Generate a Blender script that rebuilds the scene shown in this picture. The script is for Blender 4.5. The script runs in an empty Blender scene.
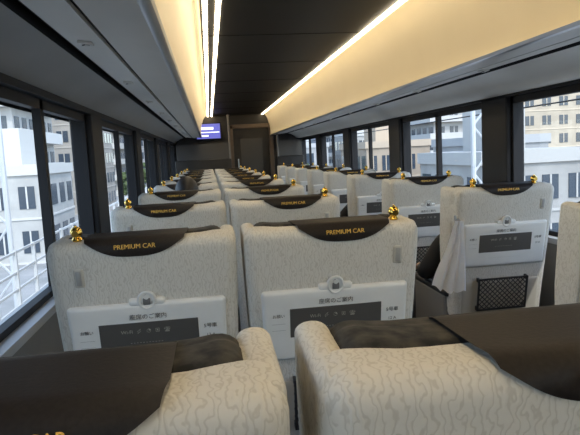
import bpy, bmesh, math, random
from mathutils import Vector, Matrix
random.seed(4)
S=bpy.context.scene
C=S.collection
try:
    S.view_settings.view_transform='Standard'
    S.view_settings.exposure=.36
except Exception: pass

# ---------------- materials ----------------
def mat(name,col,rough=.6,metal=0,emit=None,es=0,spec=None):
    m=bpy.data.materials.new(name); m.use_nodes=True
    b=m.node_tree.nodes['Principled BSDF']
    b.inputs['Base Color'].default_value=(*col,1)
    b.inputs['Roughness'].default_value=rough
    b.inputs['Metallic'].default_value=metal
    if spec is not None: b.inputs['Specular IOR Level'].default_value=spec
    if emit:
        b.inputs['Emission Color'].default_value=(*emit,1)
        b.inputs['Emission Strength'].default_value=es
    return m
def noisy(name,c1,c2,scale,rough=.7,bump=0,metal=0):
    m=mat(name,c1,rough,metal); nt=m.node_tree; b=nt.nodes['Principled BSDF']
    tc=nt.nodes.new('ShaderNodeTexCoord'); n=nt.nodes.new('ShaderNodeTexNoise')
    n.inputs['Scale'].default_value=scale; n.inputs['Detail'].default_value=4
    r=nt.nodes.new('ShaderNodeValToRGB')
    r.color_ramp.elements[0].position=.35; r.color_ramp.elements[1].position=.65
    r.color_ramp.elements[0].color=(*c1,1); r.color_ramp.elements[1].color=(*c2,1)
    nt.links.new(tc.outputs['Object'],n.inputs['Vector']); nt.links.new(n.outputs['Fac'],r.inputs[0])
    nt.links.new(r.outputs[0],b.inputs['Base Color'])
    if bump:
        bp=nt.nodes.new('ShaderNodeBump'); bp.inputs['Strength'].default_value=bump; bp.inputs['Distance'].default_value=.002
        nt.links.new(n.outputs['Fac'],bp.inputs['Height']); nt.links.new(bp.outputs[0],b.inputs['Normal'])
    return m
def woven():
    m=mat('woven_moquette',(.5,.47,.42),.9,spec=.15); nt=m.node_tree; b=nt.nodes['Principled BSDF']
    tc=nt.nodes.new('ShaderNodeTexCoord')
    mp=nt.nodes.new('ShaderNodeMapping'); mp.inputs['Scale'].default_value=(1,1,.6)
    w=nt.nodes.new('ShaderNodeTexWave'); w.bands_direction='X'
    w.inputs['Scale'].default_value=33; w.inputs['Distortion'].default_value=10
    w.inputs['Detail'].default_value=1.5; w.inputs['Detail Scale'].default_value=2.6
    r=nt.nodes.new('ShaderNodeValToRGB')
    r.color_ramp.elements[0].position=.0; r.color_ramp.elements[0].color=(.53,.50,.445,1)
    r.color_ramp.elements[1].position=.30; r.color_ramp.elements[1].color=(.635,.61,.555,1)
    bp=nt.nodes.new('ShaderNodeBump'); bp.inputs['Strength'].default_value=.35; bp.inputs['Distance'].default_value=.0013
    L=nt.links.new
    L(tc.outputs['Object'],mp.inputs[0]); L(mp.outputs[0],w.inputs['Vector']); L(w.outputs['Fac'],r.inputs[0])
    L(r.outputs[0],b.inputs['Base Color']); L(w.outputs['Fac'],bp.inputs['Height']); L(bp.outputs[0],b.inputs['Normal'])
    return m
M={}
M['woven']=woven()
M['black_fab']=noisy('black_moquette',(.006,.006,.006),(.05,.045,.036),42,.9,.4)
M['leather']=noisy('brown_leather',(.030,.023,.020),(.040,.031,.027),180,.45,.15)
M['gold']=mat('gold',(.85,.55,.12),.22,1)
M['goldtext']=mat('gold_print',(.85,.52,.10),.5)
M['plast']=noisy('grey_white_plastic',(.72,.72,.70),(.74,.74,.72),30,.45)
M['sticker']=mat('info_sticker',(.085,.08,.075),.4)
M['ink']=mat('print_ink',(.08,.075,.07),.6)
M['ink2']=mat('pale_ink',(.4,.38,.33),.6)
M['dark']=mat('dark_plastic',(.02,.02,.022),.45)
M['grey']=mat('grey_plastic',(.16,.155,.15),.5)
M['beige']=mat('beige_plastic',(.5,.47,.41),.5)
M['metal']=mat('brushed_metal',(.5,.5,.5),.3,1)
M['frame']=mat('window_frame_black',(.010,.010,.012),.55,spec=.25)
M['rack']=noisy('rack_grey',(.68,.66,.61),(.70,.68,.63),6,.45)
M['rack_l']=noisy('rack_grey_trim',(.34,.33,.31),(.36,.35,.33),6,.45)  # darker copy of the rack grey: left outer rack and handle slot insets
M['cove']=noisy('cream_cove',(.83,.71,.48),(.85,.73,.50),3,.5)
M['ceil']=mat('black_gloss_ceiling',(.006,.005,.005),.5,spec=.25)
M['strip']=mat('led_strip',(1,1,1),.5,0,(1,.83,.57),10)
M['wall']=noisy('wall_panel',(.22,.21,.195),(.24,.23,.215),5,.5)
M['sill']=mat('sill_grey',(.5,.5,.5),.35)
M['floor']=noisy('floor_carpet',(.03,.028,.027),(.06,.055,.05),60,.9,.3)
M['endwall']=noisy('end_wall_dark',(.010,.009,.009),(.020,.016,.014),4,.4)
M['smoke']=mat('smoked_glass',(.06,.06,.062),.2)
M['wood']=noisy('door_bronze',(.10,.07,.05),(.13,.09,.06),5,.35)
g=bpy.data.materials.new('window_glass'); g.use_nodes=True; nt=g.node_tree; nt.nodes.clear()
o=nt.nodes.new('ShaderNodeOutputMaterial'); mx=nt.nodes.new('ShaderNodeMixShader'); t=nt.nodes.new('ShaderNodeBsdfTransparent')
gl=nt.nodes.new('ShaderNodeBsdfGlossy'); gl.inputs['Roughness'].default_value=.02
t.inputs[0].default_value=(.86,.91,.93,1); mx.inputs[0].default_value=.03
nt.links.new(t.outputs[0],mx.inputs[1]); nt.links.new(gl.outputs[0],mx.inputs[2]); nt.links.new(mx.outputs[0],o.inputs[0])
M['glass']=g

# ---------------- helpers ----------------
def link(name,me,parent=None,loc=(0,0,0)):
    ob=bpy.data.objects.new(name,me); C.objects.link(ob); ob.location=loc
    if parent is not None: ob.parent=parent
    return ob
def empty(name,loc=(0,0,0)):
    e=bpy.data.objects.new(name,None); e.empty_display_size=.1; C.objects.link(e); e.location=loc; return e
def tomesh(bm,name,m,smooth=True):
    me=bpy.data.meshes.new(name); 
    bmesh.ops.recalc_face_normals(bm,faces=bm.faces)
    bm.to_mesh(me); bm.free()
    if isinstance(m,(list,tuple)):
        for x in m: me.materials.append(x)
    else: me.materials.append(m)
    if smooth:
        for p in me.polygons: p.use_smooth=True
        try: me.set_sharp_from_angle(angle=math.radians(38))
        except Exception: pass
    return me
def addbox(bm,x0,x1,y0,y1,z0,z1,r=0,seg=3,fn=None,mi=0):
    b=bmesh.new(); bmesh.ops.create_cube(b,size=1)
    for v in b.verts:
        v.co=Vector(((x0+x1)/2+v.co.x*(x1-x0),(y0+y1)/2+v.co.y*(y1-y0),(z0+z1)/2+v.co.z*(z1-z0)))
    if r>0: bmesh.ops.bevel(b,geom=list(b.edges),offset=r,segments=seg,profile=.5,affect='EDGES')
    if fn:
        for ax in (0,2):
            lo=(x0,y0,z0)[ax]; hi=(x1,y1,z1)[ax]
            if hi-lo>.15:
                NN=16 if ax==0 else 8
                for i in range(1,NN):
                    n=Vector((0,0,0)); n[ax]=1; p=Vector((0,0,0)); p[ax]=lo+(hi-lo)*i/NN
                    bmesh.ops.bisect_plane(b,geom=list(b.verts)+list(b.edges)+list(b.faces),plane_co=p,plane_no=n)
        for v in b.verts: v.co=fn(v.co)
    me=bpy.data.meshes.new('t'); b.to_mesh(me); b.free(); n=len(bm.faces); bm.from_mesh(me); bpy.data.meshes.remove(me)
    bm.faces.ensure_lookup_table()
    for f in bm.faces[n:]: f.material_index=mi
def addcyl(bm,p0,p1,r0,r1=None,seg=12,mi=0):
    p0=Vector(p0);p1=Vector(p1); r1=r0 if r1 is None else r1
    d=p1-p0; q=d.to_track_quat('Z','Y').to_matrix().to_4x4()
    n=len(bm.faces)
    bmesh.ops.create_cone(bm,cap_ends=True,segments=seg,radius1=r0,radius2=r1,depth=d.length,matrix=Matrix.Translation((p0+p1)/2)@q)
    bm.faces.ensure_lookup_table()
    for f in bm.faces[n:]: f.material_index=mi
def textmesh(body,size,m,M4,ext=.0004):
    cu=bpy.data.curves.new('txt','FONT'); cu.body=body; cu.size=size; cu.align_x='CENTER'; cu.align_y='CENTER'; cu.extrude=ext
    cu.resolution_u=3
    ob=bpy.data.objects.new('txt',cu); C.objects.link(ob)
    dg=bpy.context.evaluated_depsgraph_get(); me=bpy.data.meshes.new_from_object(ob.evaluated_get(dg))
    bpy.data.objects.remove(ob); me.materials.clear(); me.materials.append(m)
    me.transform(M4); return me
def joinm(name,mes):
    bm=bmesh.new(); mats=[]
    for me in mes:
        n=len(bm.faces); bm.from_mesh(me); bm.faces.ensure_lookup_table()
        if me.materials[0] not in mats: mats.append(me.materials[0])
        i=mats.index(me.materials[0])
        for f in bm.faces[n:]: f.material_index=i
    return tomesh(bm,name,mats,False)

# ---------------- camera ----------------
F=580.0; VPX,VPY=209,157; ROLL=math.radians(3.8); EYE=1.37
yc=Vector((VPX-290,217.5-VPY,-F)).normalized()
zc=Vector((-math.sin(ROLL),math.cos(ROLL),0)); zc=(zc-yc*zc.dot(yc)).normalized()
xc=yc.cross(zc)
R=Matrix((xc,yc,zc)).to_4x4()
cd=bpy.data.cameras.new('camera'); cd.sensor_width=36; cd.lens=36*F/580; cd.clip_start=.02; cd.clip_end=800
cam=bpy.data.objects.new('camera',cd); C.objects.link(cam); cam.matrix_world=Matrix.Translation((0,0,EYE))@R
S.camera=cam

# ---------------- train shell ----------------
XL,XR=-.635,1.82; XC=.565; Y0,Y1=-2.6,11.7
def extr(name,pts,m,y0=Y0,y1=Y1):
    bm=bmesh.new(); a=[bm.verts.new((x,y0,z)) for x,z in pts]; b=[bm.verts.new((x,y1,z)) for x,z in pts]
    n=len(pts)
    for i in range(n-1):
        j=(i+1)%n; bm.faces.new((a[i],a[j],b[j],b[i]))
    return tomesh(bm,name,m,True)
bm=bmesh.new(); addbox(bm,XL-.12,XR+.12,Y0-.1,Y1+.1,-.1,0); link('floor',tomesh(bm,'floor',M['floor'],False))
ceil=empty('ceiling',(0,0,0))
E=EYE
def prof(s,pts): return [(XC+s*h,E+u) for h,u in pts]
bm=bmesh.new(); addbox(bm,XC-.56,XC+.56,Y0,Y1,E+.80,E+.84)
addbox(bm,XL-.12,XR+.12,Y0-.1,Y1+.1,E+.90,E+.95)
for i in range(12):
    y=Y0+1.2*(i+.5); addbox(bm,XC-.55,XC+.55,y-.003,y+.003,E+.797,E+.801)
link('black_panel',tomesh(bm,'black_panel',M['ceil'],False),ceil)
for s,nm in((-1,'left'),(1,'right')):
    cove=[(.545,.805),(.575,.80),(.605,.775),(.632,.73),(.652,.67),(.668,.60),(.678,.53),(.682,.46),(.680,.41),(.672,.385)]
    link('cove_'+nm,extr('cove',prof(s,cove),M['cove']),ceil)
    link('rack_lip_'+nm,extr('lip',prof(s,[(.672,.385),(.676,.372),(.69,.368),(.71,.375)]),M['metal']),ceil)
    link('rack_underside_'+nm,extr('und',prof(s,[(.71,.375),(.86,.385),(.862,.405),(.878,.405),(.88,.387),(.995,.40)]),M['rack']),ceil)
    link('rack_groove_'+nm,extr('gro',prof(s,[(.995,.40),(.997,.43),(1.035,.43),(1.037,.395)]),M['frame']),ceil)
    link('slot_'+nm,extr('slo',prof(s,[(.861,.40),(.879,.40)]),M['frame']),ceil)
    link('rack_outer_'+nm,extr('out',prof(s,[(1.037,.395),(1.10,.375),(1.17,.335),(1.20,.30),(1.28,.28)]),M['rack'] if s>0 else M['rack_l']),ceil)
    link('roof_side_'+nm,extr('rs',prof(s,[(1.38,.25),(1.38,.92),(.5,.92)]),M['frame']),ceil)
    bm=bmesh.new()
    for k in range(-2,11):
        y=1.0+1.02*k; x=XC+s*.94
        addbox(bm,x-.022,x+.022,y-.03,y+.03,E+.384,E+.396,.004,2); addcyl(bm,(x,y,E+.381),(x,y,E+.386),.012,seg=14,mi=1)
    link('reading_light_pods_'+nm,tomesh(bm,'pods',[M['rack'],M['frame']]),ceil)
def strip(n,h):
    bm=bmesh.new(); addbox(bm,XC+h-.013,XC+h+.013,Y0,Y1-.02,E+.786,E+.798)
    ob=link('light_strip_%d'%n,tomesh(bm,'led',M['strip'],False),ceil)
strip(1,-.535); strip(2,-.465); strip(3,.535)
PIL=[3.555+2.04*n for n in range(-3,5)]
ZS,ZT=.84,E+.29
for s,nm,xw in((-1,'left',XL),(1,'right',XR)):
    xo=xw+s*.12; a,b=min(xw,xo),max(xw,xo)
    bm=bmesh.new()
    addbox(bm,a,b,Y0,Y1,0,ZS-.03,mi=0)
    addbox(bm,min(xw-s*.015,xo),max(xw-s*.015,xo),Y0,Y1,ZS-.03,ZS,mi=1)
    addbox(bm,a,b,Y0,Y1,ZT-.02,ZT+.05,mi=2)
    for p in PIL:
        addbox(bm,a,b,p-.17,min(p+.17,Y1),ZS,ZT,.012,2,mi=2)
    link('wall_'+nm,tomesh(bm,'wall',[M['wall'],M['sill'],M['frame']],False))
    k=1
    for i in range(len(PIL)-1):
        y0,y1=PIL[i]+.17,PIL[i+1]-.17; ym=(y0+y1)/2
        w=empty('window_%d'%(k+(0 if s<0 else 7)),(xw+s*.05,ym,(ZS+ZT)/2)); k+=1
        bm=bmesh.new(); h=(ZT-.02-ZS)/2; l=(y1-y0)/2; zc_=-.01
        for (ya,yb,za,zb) in((-l,-l+.025,-h,h),(l-.025,l,-h,h),(-l,l,-h,-h+.025),(-l,l,h-.04,h),(-.022,.022,-h,h)):
            addbox(bm,-.018,.018,ya,yb,za+zc_,zb+zc_)
        link('frame',tomesh(bm,'wf',M['frame'],False),w)
        bm=bmesh.new(); vs=[bm.verts.new((s*.006,yy,zz)) for yy,zz in((-l,-h),(l,-h),(l,h),(-l,h))]; bm.faces.new(vs)
        link('glass',tomesh(bm,'gl',M['glass'],False),w)
for s,nm,xw in((-1,'left',XL),(1,'right',XR)):
    bm=bmesh.new(); addbox(bm,min(xw,xw-s*.03),max(xw,xw-s*.03),Y0,Y1,0.0,.12,.005,2)
    link('baseboard_'+nm,tomesh(bm,'bb',M['grey'],False))
bm=bmesh.new(); addbox(bm,XL-.12,XR+.12,Y0-.1,Y0,0,E+.9); link('wall_back',tomesh(bm,'wb',M['beige'],False))
bm=bmesh.new(); DX0,DX1=.50,1.22
addbox(bm,XL-.12,DX0,Y1,Y1+.1,0,E+.9); addbox(bm,DX1,XR+.12,Y1,Y1+.1,0,E+.9); addbox(bm,DX0,DX1,Y1,Y1+.1,1.9,E+.9)
link('wall_front',tomesh(bm,'wfr',M['endwall'],False))
d=empty('door_1',((DX0+DX1)/2,Y1,0))
bm=bmesh.new(); addbox(bm,-.36,.36,.03,.07,0,1.9)
link('leaf',tomesh(bm,'leaf',M['endwall'],False),d)
bm=bmesh.new(); addbox(bm,-.22,.22,.02,.03,.8,1.7,.004,2); link('door_glass',tomesh(bm,'dg',M['smoke'],False),d)
bm=bmesh.new(); addbox(bm,-.44,-.36,-.05,.0,0,1.98,.005,2); addbox(bm,.36,.44,-.05,0,0,1.98,.005,2); addbox(bm,-.44,.44,-.05,0,1.9,1.98,.005,2)
link('jamb',tomesh(bm,'jamb',M['wood'],False),d)
bm=bmesh.new(); addcyl(bm,(-.28,-.02,.9),(-.28,-.02,1.3),.012); link('handle',tomesh(bm,'h',M['metal']),d)
for nm,x0,x1 in(('left',XL,.42),('right',1.30,XR)):
    p=empty('partition_screen' ,((x0+x1)/2,Y1-.55,0)); hw=(x1-x0)/2
    bm=bmesh.new(); addbox(bm,-hw+.002,hw-.002,-.03,.03,0.001,1.32,.01,2); link('panel',tomesh(bm,'pp',M['endwall'],False),p)
    bm=bmesh.new(); addbox(bm,-hw+.03,hw-.03,-.008,.008,1.321,1.62); link('smoked_glass',tomesh(bm,'pg',M['smoke'],False),p)
    bm=bmesh.new(); addcyl(bm,(-hw+.02 if nm=='right' else hw-.02,0,.0),(-hw+.02 if nm=='right' else hw-.02,0,2.15),.018); link('pole',tomesh(bm,'po',M['grey']),p)
mo=empty('information_display',(.02,Y1-.30,1.37+.49))
bm=bmesh.new(); addbox(bm,-.25,.25,-.03,.03,-.165,.165,.012,3); addbox(bm,-.05,.05,-.01,.27,.10,.14); addbox(bm,-.03,.03,.02,.298,-.03,.03)
link('housing',tomesh(bm,'mh',M['frame']),mo)
scr=mat('screen_blue',(.02,.02,.05),.3,0,(.10,.11,.45),1.1); scw=mat('screen_white',(.5,.5,.5),.3,0,(.7,.75,1),1.2)
bm=bmesh.new(); addbox(bm,-.225,.225,-.034,-.030,-.14,.14); link('screen',tomesh(bm,'ms',scr,False),mo)
bm=bmesh.new(); addbox(bm,-.21,.1,-.037,-.0345,.03,.08); addbox(bm,-.21,.21,-.037,-.0345,-.03,-.01); addbox(bm,-.21,.0,-.037,-.0345,-.10,-.07)
link('screen_text',tomesh(bm,'mt',scw,False),mo)

# ---------------- seat meshes ----------------
TOPZ=1.160; TL=math.radians(10)
B=Matrix.Translation((0,0,TOPZ))@Matrix.Rotation(TL,4,'X')
SH=.19
def sstep(a,b,x):
    t=max(0,min(1,(x-a)/(b-a))); return t*t*(3-2*t)
def topshape(x,y,z):
    if z>-.12:
        k=(1+min(z,0)/.12); z=z-SH*y*k+.007*k*sstep(.14,.21,abs(x))*sstep(.02,.10,y)
    return z
def taper(co):
    k=1-.07*max(0,min(1,(-co.z-.1)/.5))
    return Vector((co.x*k,co.y,topshape(co.x,co.y,co.z)))
def taperwing(co):
    v=taper(co)
    k=sstep(-.75,-.30,co.z)
    v.y=v.y if co.y<.1 else .1+(v.y-.1)*(.35+.65*k)
    return v
def partmesh(name,m,boxes,xf=B,fn=None,smooth=True):
    bm=bmesh.new()
    for b in boxes: addbox(bm,*b[:6],r=b[6] if len(b)>6 else 0,seg=b[7] if len(b)>7 else 3,fn=fn)
    me=tomesh(bm,name,m,smooth); me.transform(xf); return me
W=.255
parts={}
bm=bmesh.new(); addbox(bm,-W,W,0,.11,-.70,0,r=.036,seg=6,fn=taper)
me=tomesh(bm,'backrest_shell',M['woven']); me.transform(B); parts['backrest_shell']=me
bm=bmesh.new()
for s in(-1,1):
    a,b=sorted((s*.212,s*W)); addbox(bm,a,b,.03,.215,-.66,-.003,r=.020,seg=5,fn=taperwing)
me=tomesh(bm,'backrest_wings',M['woven']); me.transform(B); parts['backrest_wings']=me
parts['backrest_cushion']=partmesh('backrest_cushion',M['black_fab'],[(-.220,.220,.068,.175,-.68,.004,.030,5),(-.220,.220,.09,.205,-.25,.003,.034,5)],fn=taper)
CYB,CR,CZT,CYF=-.004,.038,.0085,.190
def cover():
    bm=bmesh.new(); NU,NV=28,24; hw=.138; r=CR; yb=CYB; yf=CYF; zt=CZT
    def P(s):
        L1=.04
        if s<L1: return (yf, zt-r-(L1-s))
        s-=L1; q=math.pi/2*r
        if s<q:
            a=s/r; return (yf-r+r*math.cos(a), zt-r+r*math.sin(a))
        s-=q; L2=(yf-yb)-2*r
        if s<L2: return (yf-r-s, zt)
        s-=L2
        if s<q:
            a=s/r; return (yb+r-r*math.sin(a), zt-r+r*math.cos(a))
        s-=q; return (yb, zt-r-s)
    Lb=.04+math.pi*r+(yf-yb)-2*r
    rows=[]
    for i in range(NU+1):
        u=-1+2*i/NU
        Smax=Lb-.030+.046*(1-abs(u)**3.0)
        col=[]
        for j in range(NV+1):
            s=Smax*j/NV; y,z=P(s)
            x=u*hw*(1.0 if s<Lb-.07 else 1-.12*min(1,(s-Lb+.07)/.09))
            col.append(bm.verts.new((x,y,topshape(x,y,z))))
        rows.append(col)
    for i in range(NU):
        for j in range(NV): bm.faces.new((rows[i][j],rows[i+1][j],rows[i+1][j+1],rows[i][j+1]))
    bmesh.ops.solidify(bm,geom=list(bm.faces),thickness=.003)
    return bm
me=tomesh(cover(),'headrest_cover',M['leather']); me.transform(B); parts['headrest_cover']=me
TX=Matrix.Rotation(math.pi/2,4,'X')
aa=math.radians(72); yy=CYB+CR-(CR+.0035)*math.sin(aa); zz=CZT-CR+(CR+.0035)*math.cos(aa)
parts['cover_lettering']=textmesh('PREMIUM CAR',.0172,M['goldtext'],B@Matrix.Translation((0,yy,zz))@Matrix.Rotation(aa,4,'X'),.0008)
parts['table_panel']=partmesh('table_panel',M['plast'],[(-.218,.218,-.014,.01,-.40,-.180,.012,4),(-.05,.05,-.013,.01,-.19,-.167,.008,3)],fn=taper)
parts['info_sticker']=partmesh('info_sticker',M['sticker'],[(-.135,.135,-.0155,-.010,-.325,-.235,.0008,1)])
tx=[]
T=lambda b,s,x,z,m: tx.append(textmesh(b,s,m,B@Matrix.Translation((x,-.0160,z))@TX,.0002))
T('座席のご案内',.017,0,-.219,M['ink']); T('5号車',.015,.168,-.262,M['ink']); T('お願い',.012,-.168,-.255,M['ink'])
T('12 A',.013,.168,-.29,M['ink']); T('────',.010,-.168,-.28,M['ink']);T('────',.010,-.168,-.30,M['ink'])
T('Wi-Fi  ⚡   ◔   ▣   ☎',.014,-.01,-.262,M['ink2']); T('- - - - - - - - - - -',.014,-.01,-.295,M['ink2']); T('────────────────',.010,0,-.355,M['ink2'])
parts['panel_print']=joinm('panel_print',tx)
bm=bmesh.new()
n1,n2,Rr,rr=28,8,.021,.0035
vs=[[bm.verts.new(((Rr+rr*math.cos(b_))*math.cos(a_),rr*math.sin(b_)*.8,(Rr*1.15+rr*math.cos(b_))*math.sin(a_))) for b_ in [2*math.pi*j/n2 for j in range(n2)]] for a_ in [2*math.pi*i/n1 for i in range(n1)]]
for i in range(n1):
    for j in range(n2): bm.faces.new((vs[i][j],vs[(i+1)%n1][j],vs[(i+1)%n1][(j+1)%n2],vs[i][(j+1)%n2]))
addbox(bm,-.011,.011,-.001,.006,-.014,.008,.004,2,mi=1); addcyl(bm,(0,-.002,.011),(0,.006,.011),.007,mi=1)
addcyl(bm,(0,.001,0),(0,.01,0),.026,seg=24)
me=tomesh(bm,'emblem_ring',[M['plast'],M['grey']]); me.transform(B@Matrix.Translation((0,-.014,-.172))); parts['emblem_ring']=me  # ring emblem with a small inner figure on the panel's top edge
parts['lower_back']=partmesh('lower_back',M['beige'],[(-.225,.225,-.004,.12,-.74,-.47,.02,3)],fn=taper)
bm=bmesh.new(); pw,ph,pc=.130,.085,-.545; y=-.024
for (a,b,c_,d_) in((-pw,pw,ph-.008,ph),(-pw,pw,-ph,-ph+.008),(-pw,-pw+.008,-ph,ph),(pw-.008,pw,-ph,ph)): addbox(bm,a,b,y-.004,y+.004,c_,d_)
for sgn in(1,-1):
    c_=-.22
    while c_<.22:
        xs=sorted([(-ph-c_)/sgn,(ph-c_)/sgn]); xa=max(-pw,xs[0]); xb=min(pw,xs[1])
        if xb-xa>.006: addcyl(bm,(xa,y,sgn*xa+c_),(xb,y,sgn*xb+c_),.0026,seg=4)
        c_+=.026
for a in(-pw,pw-.01):
    addbox(bm,a,a+.01,y,0,ph-.02,ph); addbox(bm,a,a+.01,y,0,-ph,-ph+.02)
me=tomesh(bm,'mesh_pocket',M['dark'],False); me.transform(B@Matrix.Translation((0,0,pc))); parts['mesh_pocket']=me
I=Matrix.Identity(4)
parts['seat_cushion']=partmesh('seat_cushion',M['black_fab'],[(-.21,.21,.24,.76,.36,.47,.035,4)],I)
parts['seat_frame']=partmesh('seat_frame',M['grey'],[(-.215,.215,.13,.72,.29,.37,.015,2)],I)
parts['pedestal']=partmesh('pedestal',M['grey'],[(-.13,.13,.30,.60,.02,.30,.02,2),(-.19,.19,.24,.66,0,.03,.008,2)],I)
parts['armrests']=partmesh('armrests',M['grey'],[(-.252,-.218,.20,.64,.30,.60,.014,3),(.218,.252,.20,.64,.30,.60,.014,3)],I)
parts['arm_pads']=partmesh('arm_pads',M['dark'],[(-.258,-.212,.17,.67,.595,.63,.014,3),(.212,.258,.17,.67,.595,.63,.014,3)],I)
bm=bmesh.new(); addcyl(bm,(-.17,.10,.15),(.17,.10,.15),.012); addbox(bm,-.16,.16,.02,.11,.125,.145,.008,2)
for s in(-1,1): addcyl(bm,(s*.165,.10,.15),(s*.165,.28,.32),.011)
parts['footrest']=tomesh(bm,'footrest',M['dark'])
def slot(x):
    bm=bmesh.new(); addbox(bm,x-.013,x+.013,-.005,.01,-.125,-.07,.006,3,fn=taper); addbox(bm,x-.008,x+.008,-.007,.005,-.119,-.076,.004,2,fn=taper,mi=1)
    me=tomesh(bm,'handle_slot',[M['beige'],M['rack_l']]); me.transform(B); return me
slotm={'L':slot(-.172),'R':slot(.185)}
def knob(x):
    bm=bmesh.new(); 
    addcyl(bm,(x,.05,-.03),(x,.05,-.002),.012); addcyl(bm,(x,.05,-.003),(x,.05,.004),.014,.009,16)
    bmesh.ops.create_uvsphere(bm,u_segments=20,v_segments=12,radius=.016,matrix=Matrix.Translation((x,.05,.017)))
    addcyl(bm,(x,.032,.017),(x,.036,.017),.009,.011,16); addcyl(bm,(x,.05,.031),(x,.05,.036),.005,.003,12)
    me=tomesh(bm,'gold_knob',M['gold']); me.transform(B); return me
knm={-1:knob(-.157),1:knob(.157)}
def seat(x,y,kn,sl,cs=0):
    e=empty('train_seat',(x,y,0))
    for k,me in parts.items():
        o_=link(k,me,e)
        if k in('headrest_cover','cover_lettering'): o_.location.x=cs
    for k in kn: o_=link('grab_knob',knm[k],e); o_.location.x=cs
    link('handle_slot',slotm[sl],e)
    return e
D0,P=.56,1.02
SX=1.405
for k in range(0,10):
    y=D0+P*k
    if k==0:
        seat(-.195,.485,[-1],'L',.008); seat(.345,.49,[1],'R',.045)
    else:
        seat(-.195,y,[-1],'L',-.018); seat(.335,y,[1],'R',.03)
        seat(SX,y,[-1,1],'R',0)

# ---------------- passengers ----------------
skin=mat('skin',(.55,.36,.26),.55); hair=noisy('black_hair',(.006,.005,.005),(.015,.012,.011),60,.5)
white=noisy('white_shirt',(.84,.85,.88),(.87,.88,.91),20,.8); navy=mat('navy_cloth',(.012,.015,.035),.8); blackc=mat('black_cloth',(.008,.008,.01),.85)
def skinobj(name,verts,edges,rad,m,parent,sub=2):
    me=bpy.data.meshes.new(name); me.from_pydata(verts,edges,[]); me.materials.append(m)
    ob=link(name,me,parent)
    md=ob.modifiers.new('skin','SKIN')
    sv=me.skin_vertices[0].data
    for i,r_ in enumerate(rad): sv[i].radius=(r_,r_) if not isinstance(r_,tuple) else r_
    sv[0].use_root=True
    md.use_smooth_shade=True
    s_=ob.modifiers.new('sub','SUBSURF'); s_.levels=sub; s_.render_levels=sub
    return ob
def hand(parent,wrist,dirv,side,m):
    d=Vector(dirv).normalized(); sd=Vector(side).normalized(); up=d.cross(sd)
    w=Vector(wrist); v=[w,w+d*.045,w+d*.085]; e=[(0,1),(1,2)]; r=[.022,(.03,.018),(.032,.015)]
    skinobj('palm',[tuple(a) for a in v],e,r,m,parent)
    for i,(off,L) in enumerate(((-.028,.062),(-.009,.07),(.010,.066),(.028,.052))):
        a=w+d*.075+sd*off; b=a+d*L*.5-up*.004; c=b+d*L*.3-up*.012; f=c+d*L*.2-up*.014
        skinobj('finger_%d'%(i+1),[tuple(a),tuple(b),tuple(c),tuple(f)],[(0,1),(1,2),(2,3)],[.009,.0085,.008,.007],m,parent)
    a=w+d*.03-sd*.02; b=a-sd*.03+d*.02; c=b+d*.03-sd*.005
    skinobj('thumb',[tuple(a),tuple(b),tuple(c)],[(0,1),(1,2)],[.011,.010,.008],m,parent)
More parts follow.
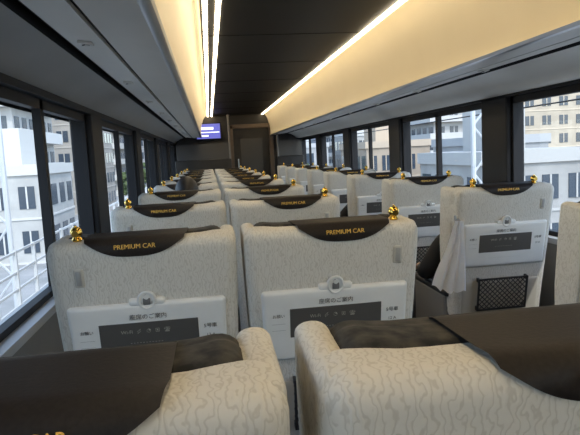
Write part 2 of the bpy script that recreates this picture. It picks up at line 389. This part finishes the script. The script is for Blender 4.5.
def passenger(sx,sy,top,legs,dz=0,lean=0,elbow=-.30):
    e=empty('seated_passenger',(sx,sy,0))
    hy=.46
    V=[(0,hy,.56),(0,hy-.05,.70),(0,hy-.08,.84),(lean*.5,hy-.07,.93+dz),(lean*.7,hy-.07,.98+dz),
       (-.165+lean*.3,hy-.07,.91+dz),(elbow,hy-.08,.68),(-.20,hy+.17,.665),
       (.165+lean*.3,hy-.07,.91+dz),(.20,hy-.03,.70),(.14,hy+.17,.64)]
    Ed=[(0,1),(1,2),(2,3),(3,4),(3,5),(5,6),(6,7),(3,8),(8,9),(9,10)]
    Rr=[(.15,.11),(.14,.10),(.15,.09),(.10,.07),.05,.062,.052,.036,.062,.05,.036]
    skinobj('shirt',V,Ed,Rr,top,e)
    V=[(0,hy,.575),(-.09,hy+.05,.56),(-.11,hy+.42,.56),(-.11,hy+.44,.12),(.09,hy+.05,.56),(.11,hy+.42,.56),(.11,hy+.44,.12)]
    skinobj('trousers',V,[(0,1),(1,2),(2,3),(0,4),(4,5),(5,6)],[.12,.09,.062,.045,.09,.062,.045],legs,e)
    for s in(-1,1): 
        skinobj('shoe',[(s*.11,hy+.42,.05),(s*.11,hy+.52,.04),(s*.11,hy+.62,.03)],[(0,1),(1,2)],[.045,.042,.03],blackc,e)
    hand(e,(-.19,hy+.19,.665),(.1,1,-.1),(-1,0,0),skin); hand(e,(.14,hy+.19,.64),(-.1,1,-.1),(1,0,0),skin)
    hc=Vector((lean,hy-.03,1.075+dz))
    bm=bmesh.new(); bmesh.ops.create_uvsphere(bm,u_segments=24,v_segments=16,radius=1)
    for v in bm.verts:
        x,y,z=v.co; wz=1-.22*max(0,-z)
        v.co=Vector((x*.074*wz,y*.092*(1-.1*max(0,-z)),z*.108))
    addcyl(bm,(0,.088,.018),(0,.108,-.022),.007,.014,10)
    for s in(-1,1): addbox(bm,s*.072-.008,s*.072+.008,-.015,.012,-.03,.03,.006,2)
    addcyl(bm,(0,-.01,-.06),(0,-.025,-.13),.05,.052,14)
    me=tomesh(bm,'head',skin); o_=link('head',me,e,hc)
    bm=bmesh.new()
    for s in(-1,1): bmesh.ops.create_uvsphere(bm,u_segments=10,v_segments=8,radius=.010,matrix=Matrix.Translation((s*.03,.081,.012)))
    link('eyes',tomesh(bm,'eyes',blackc),e,hc)
    bm=bmesh.new(); addbox(bm,-.024,.024,.078,.088,-.055,-.046,.003,2); link('mouth',tomesh(bm,'mouth',mat('lips',(.4,.15,.12),.5)),e,hc)
    bm=bmesh.new(); bmesh.ops.create_uvsphere(bm,u_segments=28,v_segments=18,radius=1)
    bmesh.ops.delete(bm,geom=[v for v in bm.verts if (v.co.y>.15 and v.co.z<.45-.1*v.co.y) or v.co.z<-.55],context='VERTS')
    for v in bm.verts:
        v.co=Vector((v.co.x*.083,v.co.y*.102-.003,v.co.z*.118+.004))+Vector((random.uniform(-1,1),random.uniform(-1,1),random.uniform(-1,1)))*.0012
    link('hair',tomesh(bm,'hair',hair),e,hc)
    return e
Yk=lambda k:D0+P*k
passenger(SX,Yk(2),blackc,navy,-.06,0,-.28)
passenger(SX,Yk(4),blackc,blackc,-.05,-.03,-.345)
passenger(-.195,Yk(3),blackc,navy,.05,.03,-.25)
# white jacket hung on the aisle side of the single seat
ja=empty('hanging_white_jacket',(SX-W-.004,Yk(2),0))
bm=bmesh.new(); NU,NV=30,22
g_=[]
for i in range(NU+1):
    u=i/NU; col=[]
    for j in range(NV+1):
        v=j/NV; wd=.040+.095*v**.8
        fold=.014*math.sin(u*17+v*2.0)*(.35+.65*v)
        x=.022-wd*(1-u)+.01*math.sin(v*5)*(1-u)
        yv=-.014-.018*v+fold+.05*v*(1-u)
        z=1.01-.33*v-.022*math.sin(u*3.1)*v+.02*(1-u)*v+.006*math.sin(u*23)*v
        col.append(bm.verts.new((x,yv,z)))
    g_.append(col)
for i in range(NU):
    for j in range(NV): bm.faces.new((g_[i][j],g_[i+1][j],g_[i+1][j+1],g_[i][j+1]))
bmesh.ops.solidify(bm,geom=list(bm.faces),thickness=.006)
link('cloth',tomesh(bm,'jacket',white),ja)
bm=bmesh.new(); addcyl(bm,(.03,.05,1.015),(-.012,.0,1.015),.006); addcyl(bm,(-.012,.0,1.01),(-.012,-.0,1.035),.006)
link('side_hook',tomesh(bm,'hk',M['metal']),ja)

# ---------------- outside ----------------
GZ=-5
gm=noisy('ground_asphalt',(.22,.22,.21),(.32,.31,.30),.4,.9)
bm=bmesh.new(); addbox(bm,-300,300,-100,500,GZ-.2,GZ); link('ground',tomesh(bm,'ground',gm,False))
bm=bmesh.new(); addbox(bm,-3.0,4.6,-60,220,GZ,-1.1); link('railway_viaduct',tomesh(bm,'viaduct',noisy('concrete',(.38,.37,.35),(.46,.45,.42),1.5,.9),False))
wing=mat('window_dark_glass',(.05,.065,.085),.15); 
def building(name,x,y,w,d,h,col,fl,nx,ny,wf=.6,wh=.5,balc=False,tint=None):
    bm=bmesh.new(); addbox(bm,-w/2,w/2,-d/2,d/2,0,h)
    fh=h/fl
    for i in range(fl):
        z0=fh*i+fh*(1-wh)/2; z1=z0+fh*wh
        for j in range(nx):
            cx=-w/2+w*(j+.5)/nx; ww=w/nx*wf/2
            for s in(-1,1):
                addbox(bm,cx-ww,cx+ww,s*d/2-.05,s*d/2+.05,z0,z1,mi=1)
                addbox(bm,cx-.05,cx+.05,s*d/2-.08,s*d/2+.08,z0,z1,mi=2)
        for j in range(ny):
            cy=-d/2+d*(j+.5)/ny; ww=d/ny*wf/2
            for s in(-1,1): addbox(bm,s*w/2-.05,s*w/2+.05,cy-ww,cy+ww,z0,z1,mi=1)
        addbox(bm,-w/2-.07,w/2+.07,-d/2-.07,d/2+.07,fh*i,fh*i+.14,mi=2)
        if balc:
            addbox(bm,-w/2-.9,w/2+.9,-d/2-.9,-d/2,fh*i,fh*i+fh*.36,mi=2)
            for s in(-1,1): addbox(bm,min(s*w/2,s*(w/2+.9)),max(s*w/2,s*(w/2+.9)),-d/2,d/2,fh*i,fh*i+fh*.36,mi=2)
    addbox(bm,-w/2-.15,w/2+.15,-d/2-.15,d/2+.15,h,h+.7,mi=2)
    addbox(bm,-w*.2,w*.15,-d*.2,d*.2,h+.7,h+3.2,mi=2)
    c=noisy(name+'_wall',tuple(a*.52 for a in col),tuple(a*.64 for a in col),.6,.85); c2=mat(name+'_trim',tuple(min(.85,a*.76) for a in col),.85)
    link(name,tomesh(bm,name,[c,tint or wing,c2],False),None,(x,y,GZ))
blue=mat('blue_glass',(.10,.17,.25),.12)
# left side
building('apartment_block',-20,56,9,12,28,(.74,.73,.70),10,4,6,balc=True)
building('shop_building',-13.5,44,5,9,5.8,(.7,.68,.64),2,3,4)
building('office_building',-19,84,9,16,14,(.55,.50,.44),5,4,7)
building('apartment_block',-24,120,14,16,38,(.60,.57,.52),13,5,6,balc=True)
building('office_building',-13,150,10,20,18,(.5,.5,.52),6,5,6)
# right side
building('apartment_block',50,84,18,14,26,(.74,.62,.47),10,7,6,.5,.5)
building('apartment_block',36,86,8,12,12,(.62,.60,.57),5,4,5,balc=True)
building('glass_tower',56,124,14,14,40,(.34,.38,.42),15,9,9,.85,.75,tint=blue)
building('office_building',38,112,11,12,30,(.42,.27,.20),11,6,6)
building('apartment_block',33,136,10,12,20,(.66,.63,.58),8,5,5,balc=True)
building('office_building',26,150,12,14,28,(.5,.52,.58),9,6,6)
building('apartment_block',17,185,14,16,32,(.62,.6,.57),11,6,6,balc=True)
building('shop_building',25,50,7,8,6.2,(.50,.50,.50),2,5,4,.75,.5)
building('shop_building',17,33,6,9,5.2,(.55,.53,.50),2,4,4)
building('shop_building',20,66,7,12,6.4,(.60,.48,.36),2,5,5)
building('shop_building',26,98,8,10,8.5,(.72,.7,.66),3,4,4)
building('shop_building',16,100,6,16,7,(.6,.6,.6),2,3,5)
leaf=noisy('leaves',(.04,.065,.02),(.09,.12,.045),2,.9); bark=mat('bark',(.09,.06,.04),.9)
def tree(x,y,h):
    bm=bmesh.new(); addcyl(bm,(0,0,0),(0,0,h*.5),.16,.10,8,1)
    for a in range(5):
        t_=a*1.26; addcyl(bm,(0,0,h*.4),(math.cos(t_)*h*.16,math.sin(t_)*h*.16,h*.62),.07,.03,6,1)
    for i in range(60):
        a=random.uniform(0,6.28); rr_=random.uniform(0,h*.24); z=h*random.uniform(.48,.97); s_=h*random.uniform(.05,.09)
        n=len(bm.verts)
        bmesh.ops.create_icosphere(bm,subdivisions=2,radius=s_,matrix=Matrix.Translation((math.cos(a)*rr_,math.sin(a)*rr_,z)))
        bm.verts.ensure_lookup_table()
        for v in bm.verts[n:]: v.co+=Vector([random.uniform(-1,1) for _ in range(3)])*s_*.3
    link('street_tree',tomesh(bm,'tree',[leaf,bark],False),None,(x,y,GZ))
for p in((11,46,4.6),(12,78,5.4),(29,60,5.2),(-9,70,5.4),(-10,100,6)): tree(*p)
def van(x,y):
    bm=bmesh.new()
    addbox(bm,-.9,.9,-2.2,2.2,.35,1.15,.12,3,mi=0); addbox(bm,-.84,.84,-2.1,1.3,1.1,1.95,.15,3,mi=0)
    for s in(-1,1):
        addbox(bm,s*.85-.01,s*.85+.01,-1.8,1.0,1.25,1.75,mi=1)
        for yy_ in(-1.4,1.4): addcyl(bm,(s*.72,yy_,.33),(s*.92,yy_,.33),.33,seg=18,mi=1)
    addbox(bm,-.7,.7,-2.13,-2.09,1.25,1.75,mi=1); addbox(bm,-.7,.7,1.28,1.32,1.25,1.7,mi=1)
    link('parked_van',tomesh(bm,'van',[mat('van_white',(.6,.6,.6),.3),wing],False),None,(x,y,GZ))
van(12.5,21); van(12.5,29)
pole=mat('catenary_steel',(.55,.56,.57),.5,.2)
def catenary(y):
    bm=bmesh.new()
    for x in(-3.7,5.2):
        for a in(-.18,.18): addcyl(bm,(x+a,0,GZ),(x+a,0,6.2),.05,seg=8)
        z=-1.0
        while z<6: addcyl(bm,(x-.18,0,z),(x+.18,0,z+.45),.022,seg=5); addcyl(bm,(x+.18,0,z+.45),(x-.18,0,z+.9),.022,seg=5); z+=.9
    addbox(bm,-3.9,5.4,-.06,.06,5.6,5.75); addbox(bm,-3.9,5.4,-.06,.06,6.1,6.2)
    link('catenary_mast',tomesh(bm,'mast',pole,False),None,(0,y,0))
for y in(10.6,42,74,106): catenary(y)
bm=bmesh.new()
for x,z in((6.2,3.6),(6.2,4.1),(6.5,3.0),(-4.6,3.4),(-4.6,3.9),(7.5,2.6),(8,2.2),(8,3.4)): addcyl(bm,(x,-30,z),(x,180,z),.02,seg=5)
link('overhead_wires',tomesh(bm,'wires',M['frame'],False))
bm=bmesh.new(); y=-10
while y<90:
    addbox(bm,-2.95,-2.90,y,y+.05,-1.1,.15); addbox(bm,4.5,4.55,y,y+.05,-1.1,-.2); y+=.9
for z in(-.7,-.45,-.2,.1): addbox(bm,-2.94,-2.91,-10,90,z,z+.035)
for z in(-.7,-.25): addbox(bm,4.51,4.54,-10,90,z,z+.035)
link('trackside_fence',tomesh(bm,'fence',mat('fence_grey',(.5,.5,.49),.6),False))

# ---------------- light ----------------
w=bpy.data.worlds.new('world'); S.world=w; w.use_nodes=True; nt=w.node_tree; bg=nt.nodes['Background']
sk=nt.nodes.new('ShaderNodeTexSky'); sk.sky_type='NISHITA'; sk.sun_disc=False; sk.sun_elevation=math.radians(48); sk.sun_rotation=math.radians(160); sk.dust_density=1.0
mxn=nt.nodes.new('ShaderNodeMixRGB'); mxn.inputs[0].default_value=.4; mxn.inputs[2].default_value=(2.3,2.9,3.7,1)
nt.links.new(sk.outputs[0],mxn.inputs[1]); nt.links.new(mxn.outputs[0],bg.inputs[0]); bg.inputs[1].default_value=.52
sun=bpy.data.lights.new('sun','SUN'); sun.energy=2.2; sun.angle=math.radians(.6); sun.color=(1,.95,.87)
so=bpy.data.objects.new('sun',sun); C.objects.link(so); so.rotation_euler=Vector((.35,-.75,.95)).to_track_quat('Z','Y').to_euler(); so.location=(0,0,30)
